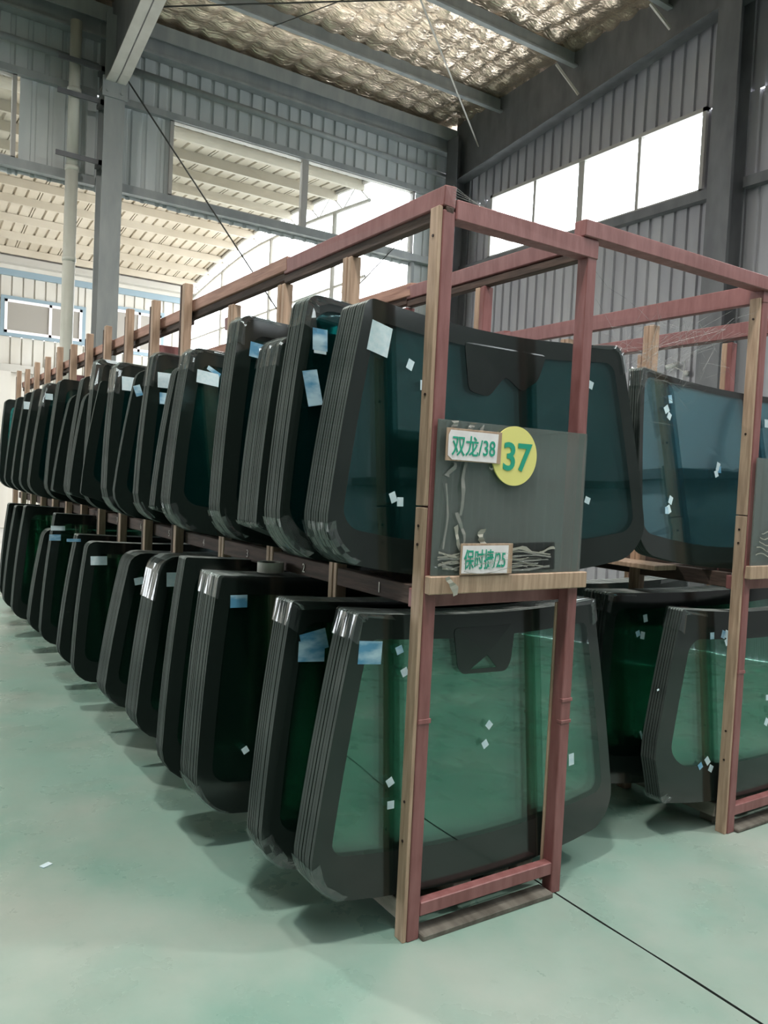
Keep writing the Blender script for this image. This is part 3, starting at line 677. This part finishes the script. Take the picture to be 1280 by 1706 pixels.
for key, (Yb, Yt, xt, zt, xb, zb, T, n) in STK.items():
    up = key[0] in 'UVS'; d = dict(SHP.get(key, {})); xc = d.pop('xc', .39 if key[0] in 'UVL' else 2.1)
    z0 = 1.166 if up else .113
    if key in ('U3', 'U6', 'V9', 'U11', 'U13'): z0 = 1.17
    h = zt - z0; near = key in ('U1', 'U2', 'U3', 'U4', 'U5', 'L1', 'L2', 'L3', 'R1', 'R2', 'S1')
    par = dict(rb=.1, rt=.05, sag=.09 if up else .06, dip=.02, c=-.045 if up else .035, side=.06, top=.075, bot=.13, ri=.06, bow=.02); par.update(d)
    wb_, wt_ = xc - xb, xc - xt
    # the corner heights follow the measured ones: the side reaches its full width at zb
    s = Shape(wb_ + .006, wt_ + .01, h, lean=Yt - Yb, hi=near, **par)
    PM = PANE3 if key == 'S1' else PANE2 if up else PANE
    pitch = T / n; th = pitch * .80
    vv, ff, fm, sm = s.build(th)
    loc = Vector((xc, Yb, z0))
    # front sheet: pane and border are parts
    root = tag(empty('windshield', loc), LAB[key], 'windshield', ('windshields on the upper tier' if up else 'windshields on the lower tier') + (' of the long rack' if key[0] in 'UVL' else ' of the second rack'))
    def sel(ids):
        used = {}; v2 = []; f2 = []; s2 = []
        for q, m_, sv in zip(ff, fm, sm):
            if m_ in ids:
                r = []
                for i in q:
                    if i not in used: used[i] = len(v2); v2.append(vv[i])
                    r.append(used[i])
                f2.append(tuple(r)); s2.append(sv)
        return v2, f2, s2, [m_ for m_ in fm if m_ in ids]
    a_ = sel((1,)); mesh_obj('glass_pane', a_[0], a_[1], PM, root, a_[2])
    a_ = sel((0, 2, 3)); mesh_obj('black_border', a_[0], a_[1], [FRIT, PM, EDGE, LITDUST], root, a_[2], fm=a_[3])
    FRONT[key] = (root, s, T)
    # the sheets behind it, one object each
    if n > 1:
        base = mesh_obj('windshield', vv, ff, [FRIT, PM, EDGE, LITDUST], None, sm, fm=fm, loc=loc + Vector((random.uniform(-.0012, .0012), pitch, 0)))
        if key[0] in 'UVL': w_ = 'the %s %s stack from the numbered rack end' % (ORD[key], 'upper' if up else 'lower')
        else: w_ = {'R1': 'the waisted lower stack', 'R2': 'the dark middle stack', 'R3': 'the deepest dark stack', 'S1': 'the bluish upper stack'}[key] + ' of the cobwebbed rack'
        grp = 'windshields packed inside ' + w_
        tag(base, 'second windshield from the front in ' + w_, 'windshield', grp)
        for k in range(2, n):
            c2 = base.copy(); COL.objects.link(c2); c2.location = loc + Vector((random.uniform(-.0012, .0012), pitch * k, 0)); c2['label'] = ORDW[k] + ' windshield from the front in ' + w_
# sensor prints on the two glass fronts
def patch(key, pts, hole=None, th=.0012):
    root, s, T = FRONT[key]; loc = root.location; v = []; f = []
    P = [(x - loc.x, z - loc.z) for x, z in pts]
    if hole:
        H = [(x - loc.x, z - loc.z) for x, z in hole]; n = len(P)
        bm = bmesh.new(); vo = [bm.verts.new((x, 0, z)) for x, z in P]; vh = [bm.verts.new((x, 0, z)) for x, z in H]
        ed = [bm.edges.new((vo[i], vo[(i + 1) % n])) for i in range(n)] + [bm.edges.new((vh[i], vh[(i + 1) % 3])) for i in range(3)]
        bmesh.ops.triangle_fill(bm, use_beauty=True, edges=ed)
        bad = [fc for fc in bm.faces if all(vt in vh for vt in fc.verts)]
        if bad: bmesh.ops.delete(bm, geom=bad, context='FACES_ONLY')
        bm.verts.index_update(); v = [(q.co.x, s.y(q.co.x, q.co.z) - th - .0006, q.co.z) for q in bm.verts]; f = [tuple(q.index for q in fc.verts) for fc in bm.faces]; bm.free()
    else:
        v = [(x, s.y(x, z) - th - .0006, z) for x, z in P]; f = [tuple(range(len(P)))]
    o = mesh_obj('sensor_print', v, f, FRIT, root); tag(o, 'black printed patch around the mirror mount'); return o
def rot_round(pts, r=.02):
    """round the corners of an open-ended patch"""
    out = []; n = len(pts)
    for i, p in enumerate(pts):
        p = Vector(p); a = Vector(pts[i - 1]) - p; b = Vector(pts[(i + 1) % n]) - p; rr = min(r, a.length * .4, b.length * .4); a = p + a.normalized() * rr; b = p + b.normalized() * rr
        out += [a.lerp(p, .0), a.lerp(p, .5).lerp(p.lerp(b, .5), .5), b]
    return [(q.x, q.y) for q in out]
patch('L1', rot_round([(.212, 1.0), (.232, .862), (.252, .838), (.455, .832), (.478, .868), (.497, 1.0)]), [(.288, .852), (.365, .897), (.408, .850)])
patch('U1', rot_round([(.245, 2.0), (.268, 1.83), (.36, 1.815), (.44, 1.90), (.52, 1.85), (.60, 1.90), (.64, 2.0)]))
# labels and position squares: (x, z) in the hall, width, height, turn
def st(key, items, m=PAPER):
    root, s, T = FRONT[key]
    for it in items: sticker(root, s, it[0] - root.location.x, it[1] - root.location.z, it[2], it[3], math.radians(it[4]), it[5] if len(it) > 5 else m)
D = .026
st('L1', [(-.118, .938, .085, .075, -4, BPAPER), (-.008, .94, .026, .026, 20, BPAPER), (.014, .865, D, D, 25), (.379, .646, D, D, 45), (.362, .580, D, D, 30), (-.034, .506, D, D, 28), (-.030, .430, D, D, 0), (.816, .452, .03, .045, 3), (.05, .43, D, D, 40)])
st('L2', [(-.175, .925, .10, .07, 12, BPAPER), (-.185, .89, .10, .07, -3, BPAPER)])
st('L3', [(-.245, .99, .07, .05, 0, BPAPER), (-.205, .392, D, D, 30)])
st('U1', [(-.124, 1.955, .085, .10, -12), (.005, 1.888, D, .034, -22), (.065, 1.826, .03, .034, 0), (-.057, 1.446, D, .034, 22), (-.027, 1.432, D, .03, 0), (.863, 1.914, .035, .03, -18), (.861, 1.461, D, D, -20)])
st('U2', [(-.215, 1.968, .06, .075, 0, BPAPER), (-.215, 1.93, .05, .02, 0), (-.245, 1.80, .06, .12, 12, BPAPER)])
st('U4', [(-.175, 2.0, .08, .06, -6, BPAPER), (-.14, 1.985, .05, .03, -35)])
st('U5', [(-.19, 1.93, .11, .06, -6), (-.16, 1.965, .07, .02, -28, BPAPER)]); st('U7', [(-.20, 1.965, .08, .08, 0), (-.2, 1.87, .06, .06, 0, BPAPER)])
st('U9', [(-.235, 1.985, .08, .08, 0)]); st('U8', [(-.245, 1.93, .04, .06, 20, BPAPER)]); st('L5', [(-.20, .95, .05, .07, 0)]); st('L6', [(-.205, .87, .05, .04, 10)]); st('L7', [(-.25, .905, .10, .055, 0)])
st('L8', [(-.30, .99, .09, .02, 0, BPAPER)]); st('L9', [(-.27, 1.02, .10, .035, 0), (-.29, .95, .08, .045, 0, BPAPER)]); st('U15', [(-.25, 2.05, .06, .05, 0)]); st('U17', [(-.25, 2.03, .07, .07, 0)])
st('R1', [(1.697, .874, D, .03, 0, BPAPER), (1.775, .876, D, .035, -20, BPAPER), (1.797, .876, D, .035, -25), (1.80, .84, D, .03, 25), (1.677, .317, D, .035, 35), (1.70, .28, D, .03, -30), (1.63, .30, D, D, 30, BPAPER), (2.119, .555, D, D, 0), (2.147, .494, D, .035, 20), (2.113, .44, D, .035, -30), (1.36, .66, .012, .008, 20)])
st('R2', [(1.62, .905, D, .035, 10), (1.60, .825, D, .035, -12), (1.57, .835, D, D, 20, BPAPER), (1.585, .36, .012, .04, 20)])
st('S1', [(1.435, 1.915, D, .035, 10, BPAPER), (1.405, 1.868, .035, .03, 30), (1.425, 1.84, D, .03, -30), (1.80, 1.638, D, .04, -20), (1.785, 1.605, D, .03, 20), (1.81, 1.625, D, .03, 0, BPAPER), (1.425, 1.475, D, .035, -25), (1.41, 1.435, D, .035, 25), (1.395, 1.43, D, .03, 0, BPAPER), (2.2, 1.87, .03, .04, 0), (2.27, 1.60, D, .04, 0)])
# film on corners: outline order BL arc, bottom, BR arc, right, TR arc, top, TL arc, left side
def corner_wraps(key, which, seed, flap=.04):
    root, s, T = FRONT[key]; m, k = (9, 9) if s.hi else (5, 4); q = m + k
    for w in which:
        if w == 'tl': r_ = (3 * q - 1, 3 * q + m)
        elif w == 'bl': r_ = (1, m - 2)
        elif w == 'tr': r_ = (2 * q - 1, 2 * q + m)
        elif w == 'br': r_ = (q - 1, q + m)
        wrap(root, s, T, r_[0], r_[1], flap, seed=seed + hash(w) % 7 if False else seed + len(w) + ord(w[0]))
for i, (k_, w_, fl) in enumerate([('U1', ['bl', 'tr'], .03), ('U2', ['tl', 'bl'], .05), ('U3', ['tl', 'bl'], .01), ('U4', ['tl', 'bl'], .03), ('U5', ['tl', 'bl'], .03), ('U6', ['bl'], .01), ('U7', ['tl', 'bl'], .02),
                                   ('U9', ['tl', 'bl'], .03), ('U10', ['tl'], .05), ('U11', ['bl'], .01), ('U13', ['bl'], .01), ('U15', ['tl'], .02), ('L1', ['tl', 'bl', 'tr'], .03), ('L2', ['tl', 'bl', 'tr'], .045), ('L3', ['tl', 'bl'], .012),
                                   ('L5', ['tl'], .01), ('L6', ['bl'], .01), ('R1', ['tl', 'bl'], .04), ('R2', ['tl'], .03), ('R3', ['tr'], .03), ('S1', ['tl'], .03)]):
    corner_wraps(k_, w_, 20 + i * 3, fl)
# tape roll on the third lower stack
tr_ = tag(empty('tape_roll', (-.07, 1.0, 1.093)), 'greyish roll of tape lying flat on the third lower stack', 'tape')
def ring(r0, r1, z0, z1, n=28):
    v = []; f = []
    for i in range(n):
        c, s_ = math.cos(2 * PI * i / n), math.sin(2 * PI * i / n); v += [(r0 * c, r0 * s_, z0), (r1 * c, r1 * s_, z0), (r1 * c, r1 * s_, z1), (r0 * c, r0 * s_, z1)]
    for i in range(n):
        for k in range(4): f.append((4 * i + k, 4 * ((i + 1) % n) + k, 4 * ((i + 1) % n) + (k + 1) % 4, 4 * i + (k + 1) % 4))
    return v, f
v, f = ring(.038, .056, .0, .042); mesh_obj('wound_tape', v, f, mat('pale_tape_roll', (.62, .62, .55), .6), tr_)
v, f = ring(.035, .038, .0, .038); mesh_obj('core', v, f, GREYW, tr_)

# ================================================================== SIGNS ON THE END OF THE LONG RACK
sg = tag(empty('glass_sign_panel', (.345, -.02, 1.203)), 'dusty clear glass sheet standing on the pine shelf of the numbered rack end', 'glass panel')
plank('glass_sheet', -.338, .338, .002, .008, .0005, .5, SIGNG, sg, 0, .0008)
for (x0, x1) in ((-.335, -.30), (.305, .335)): tag(mesh_obj('edge_seal', [(x0, .0095, .0), (x1 - .006, .0095, .0), (x1, .0095, .2), (x1 - .008, .0095, .38), (x1, .0095, .5), (x0, .0095, .5)], [(0, 1, 2, 3, 4, 5)], mat('grey_dirt_film', (.10, .11, .10), .8), sg), 'dark strip of old film along the edge')
def ribbon(x0, z0, x1, z1, w, parent, m=TAPE, seed=0, y=-.003, n=7, bend=.01):
    rr = random.Random(seed); v = []; f = []; d = Vector((x1 - x0, 0, z1 - z0)); nn = Vector((-d.z, 0, d.x)).normalized()
    for i in range(n):
        t = i / (n - 1); p = Vector((x0, y, z0)) + d * t + nn * bend * math.sin(t * PI * 1.3 + seed) + Vector((0, -rr.uniform(0, .006), 0)); ww = w * rr.uniform(.5, 1.1)
        v += [p + nn * ww / 2, p - nn * ww / 2, p - nn * ww / 2 + Vector((0, .0006, 0)), p + nn * ww / 2 + Vector((0, .0006, 0))]
    for i in range(n - 1):
        for k in range(4): a = 4 * i; f.append((a + k, a + 4 + k, a + 4 + (k + 1) % 4, a + (k + 1) % 4))
    return mesh_obj('tape_strip', v, f, m, parent)
LTAPE = glass('cloudy_tape', (.9, .9, .88), (1, 1, 1), .08, .42, (.42, .42, .39))
def RB(x0, z0, x1, z1, w, m=LTAPE, seed=0, **k): return ribbon(x0 - .345, z0 - 1.203, x1 - .345, z1 - 1.203, w, sg, m, seed, **k)
RB(.06, 1.70, .065, 1.665, .03, seed=1); RB(.135, 1.70, .137, 1.66, .03, seed=2); RB(.18, 1.69, .20, 1.665, .025, seed=3)
RB(.13, 1.575, .10, 1.40, .018, seed=4); RB(.10, 1.41, .125, 1.30, .014, seed=5); RB(.045, 1.50, .05, 1.29, .008, seed=6); RB(.07, 1.57, .055, 1.52, .022, seed=7); RB(.085, 1.36, .125, 1.29, .018, TAPE, 8); RB(.205, 1.355, .21, 1.305, .03, TAPE, 9)
RB(.22, 1.565, .255, 1.562, .008, TAPE, 10)
rr_ = random.Random(5)
for i in range(9):
    z = 1.225 + i * .0062 + rr_.uniform(-.004, .004)
    RB(.02 + rr_.uniform(0, .03), z + rr_.uniform(-.01, .01), .115, z, rr_.uniform(.003, .009), TAPE if i % 3 else LTAPE, i + 20, bend=.004)
for i in range(11):
    z = 1.222 + i * .0058 + rr_.uniform(-.003, .003)
    RB(.32, z, .41 + rr_.uniform(0, .12), z + rr_.uniform(-.012, .008), rr_.uniform(.002, .009), TAPE if i % 2 else LTAPE, i + 60, bend=.005)
RB(.47, 1.285, .545, 1.282, .009, TAPE, 80); RB(.33, 1.29, .44, 1.275, .014, TAPE, 81)
sh = mesh_obj('dark_film_patch', [(-.03, -.0012, .012), (.205, -.0012, .012), (.2, -.0012, .108), (-.03, -.0012, .104)], [(0, 1, 2, 3)], glass('black_film', (.25, .27, .26), (1, 1, 1), .08, .1, (.05, .06, .05)), sg)
for i in range(6): RB(.17 + i * .03, 1.25 + .01 * (i % 2), .19 + i * .03, 1.251, .004, TAPE, i + 90)
ss = RB(.065, 1.205, .085, 1.14, .028, TAPE, 99, y=-.02)
# yellow numbered disc
yd = tag(empty('number_disc', (.325, -.03, 1.603)), 'round yellow disc with a large teal number on the glass of the rack end', 'sign')
MB().tube((0, .004, 0), (0, -.001, 0), .1, 64).obj('disc', YEL, yd)
lettering('37', .12, .0 + .012, -.0024, -.003, TEAL, yd, bold=True, sx=.128, h=.096)
# upper written sign
s1 = tag(empty('paper_sign', (.143, -.036, 1.625)), 'white paper sign with teal writing on a wood board, overlapping the yellow disc', 'sign')
plank('backing_board', -.115, .116, .0, .004, -.052, .052, WOOD, s1, .0005, .0008)
mesh_obj('paper', [(-.108, -.0012, -.035), (-.09, -.0012, -.048), (.096, -.0012, -.05), (.1, -.0012, .045), (-.1, -.0012, .046), (-.108, -.0012, .03)], [(0, 1, 2, 3, 4, 5)], PINKW, s1)
lettering('双龙/38', .05, -.003, -.0024, -.002, TEAL, s1, bold=True, sx=.18, h=.066)
# lower written sign
s2 = tag(empty('paper_sign', (.222, -.036, 1.2565)), 'white paper sign with teal writing under frayed tape, standing on the pine shelf', 'sign')
plank('backing_board', -.112, .112, .0, .004, -.05, .052, WOOD, s2, .0005, .0008)
mesh_obj('paper', [(-.108, -.0012, -.045), (.09, -.0012, -.048), (.092, -.0012, .046), (-.106, -.0012, .045)], [(0, 1, 2, 3)], PINKW, s2)
lettering('保时捷/25', .05, -.01, -.0024, 0, TEAL, s2, bold=True, sx=.178, h=.066)
for i, z in enumerate((-.04, -.006, .008)): ribbon(-.1, z, .1, z + .006 * (-1) ** i, .003, s2, LTAPE, i + 3, y=-.004)
# panel of the second rack
sg2 = tag(empty('glass_sign_panel', (2.09, -.02, 1.203)), 'dusty clear glass sheet standing on the shelf of the cobwebbed rack end', 'glass panel')
plank('glass_sheet', -.338, .338, .002, .008, .0005, .475, SIGNG, sg2, 0, .0008)
for i in range(5): ribbon(-.32 + .01 * i, .05 + .025 * i, -.2, .04 + .03 * i, .006, sg2, TAPE, i)

# ================================================================== CCTV, COBWEBS, SMALL THINGS
cc = tag(empty('security_camera', (7.0, 4.3, 3.08)), 'small pale security camera on a bracket on the gable wall', 'camera')
MB().tube((0, .12, .07), (-.1, .30, .02), .045, 14).obj('camera_body', CCTV, cc, True); MB().tube((-.1, .30, .02), (-.104, .307, .018), .04, 14).obj('lens', BLACK, cc, True)
MB().bar((-.05, .2, .05), (.03, -.05, -.1), .015, .015).obj('bracket_arm', CCTV, cc); MB().tube((.0, -.06, -.1), (.04, -.06, -.1), .05, 16).obj('mount_disc', CCTV, cc, True)
MB().bar((.03, .0, .12), (.03, .02, -.3), .012, .012).obj('cable', CCTV, cc)
cc.scale = (.7, .7, .7)
WEB = glass('spider_silk', (.96, .96, .96), (1, 1, 1), .04, .25, (.7, .7, .7), edge=.2)
def web(name, pts_lines, lab, rad=.0008):
    mb = MB()
    for a, b in pts_lines: mb.tube(a, b, rad, 3)
    return tag(mb.obj(name, WEB), lab, 'cobweb', None, 'stuff')
rr = random.Random(9); lines = []
A = Vector((.70, .02, 2.31)); B = Vector((1.74, .02, 2.33))
prev = A
for i in range(1, 13):
    t = i / 12; p = A.lerp(B, t) + Vector((0, rr.uniform(-.01, .01), -.14 * math.sin(PI * t) * (1 if t < .8 else .8) + rr.uniform(-.008, .008) - .02)); lines += [(prev, p)] * 1; prev = p
ctr = Vector((1.38, .25, 2.02))
for i in range(110):
    p = ctr + Vector((rr.gauss(0, .13), rr.gauss(0, .12), rr.gauss(0, .09))); q = p + Vector((rr.gauss(0, .1), rr.gauss(0, .05), rr.gauss(0, .07))); lines.append((p, q))
for i in range(26):
    t = rr.random(); p = A.lerp(B, .35 + .6 * t) + Vector((0, 0, -.12)); q = ctr + Vector((rr.gauss(0, .15), rr.gauss(0, .1), rr.gauss(0, .06))); lines.append((p, q))
for i in range(8): lines.append((Vector((1.75, .05 + .1 * i, 2.34)), ctr + Vector((rr.gauss(0, .2), .1, rr.gauss(0, .1)))))
web('cobweb', lines, 'tangled grey cobweb hanging between the two racks', .0007)
lines = []
for i in range(7): lines.append((Vector((.03, .0, 2.44 - .01 * i)), Vector((.14 + .02 * i, .0, 2.40))))
web('cobweb', lines, 'few cobweb strands at the top corner of the numbered rack end')
# litter on the floor
MB_ = MB().box(-.02, .02, -.012, .012, .0005, .004); o = MB_.obj('paper_scrap', PAPER); o.location = (-.91, 1.06, 0); o.rotation_euler = (0, 0, .5); tag(o, 'small white paper scrap lying alone on the green floor of the aisle', 'scrap')
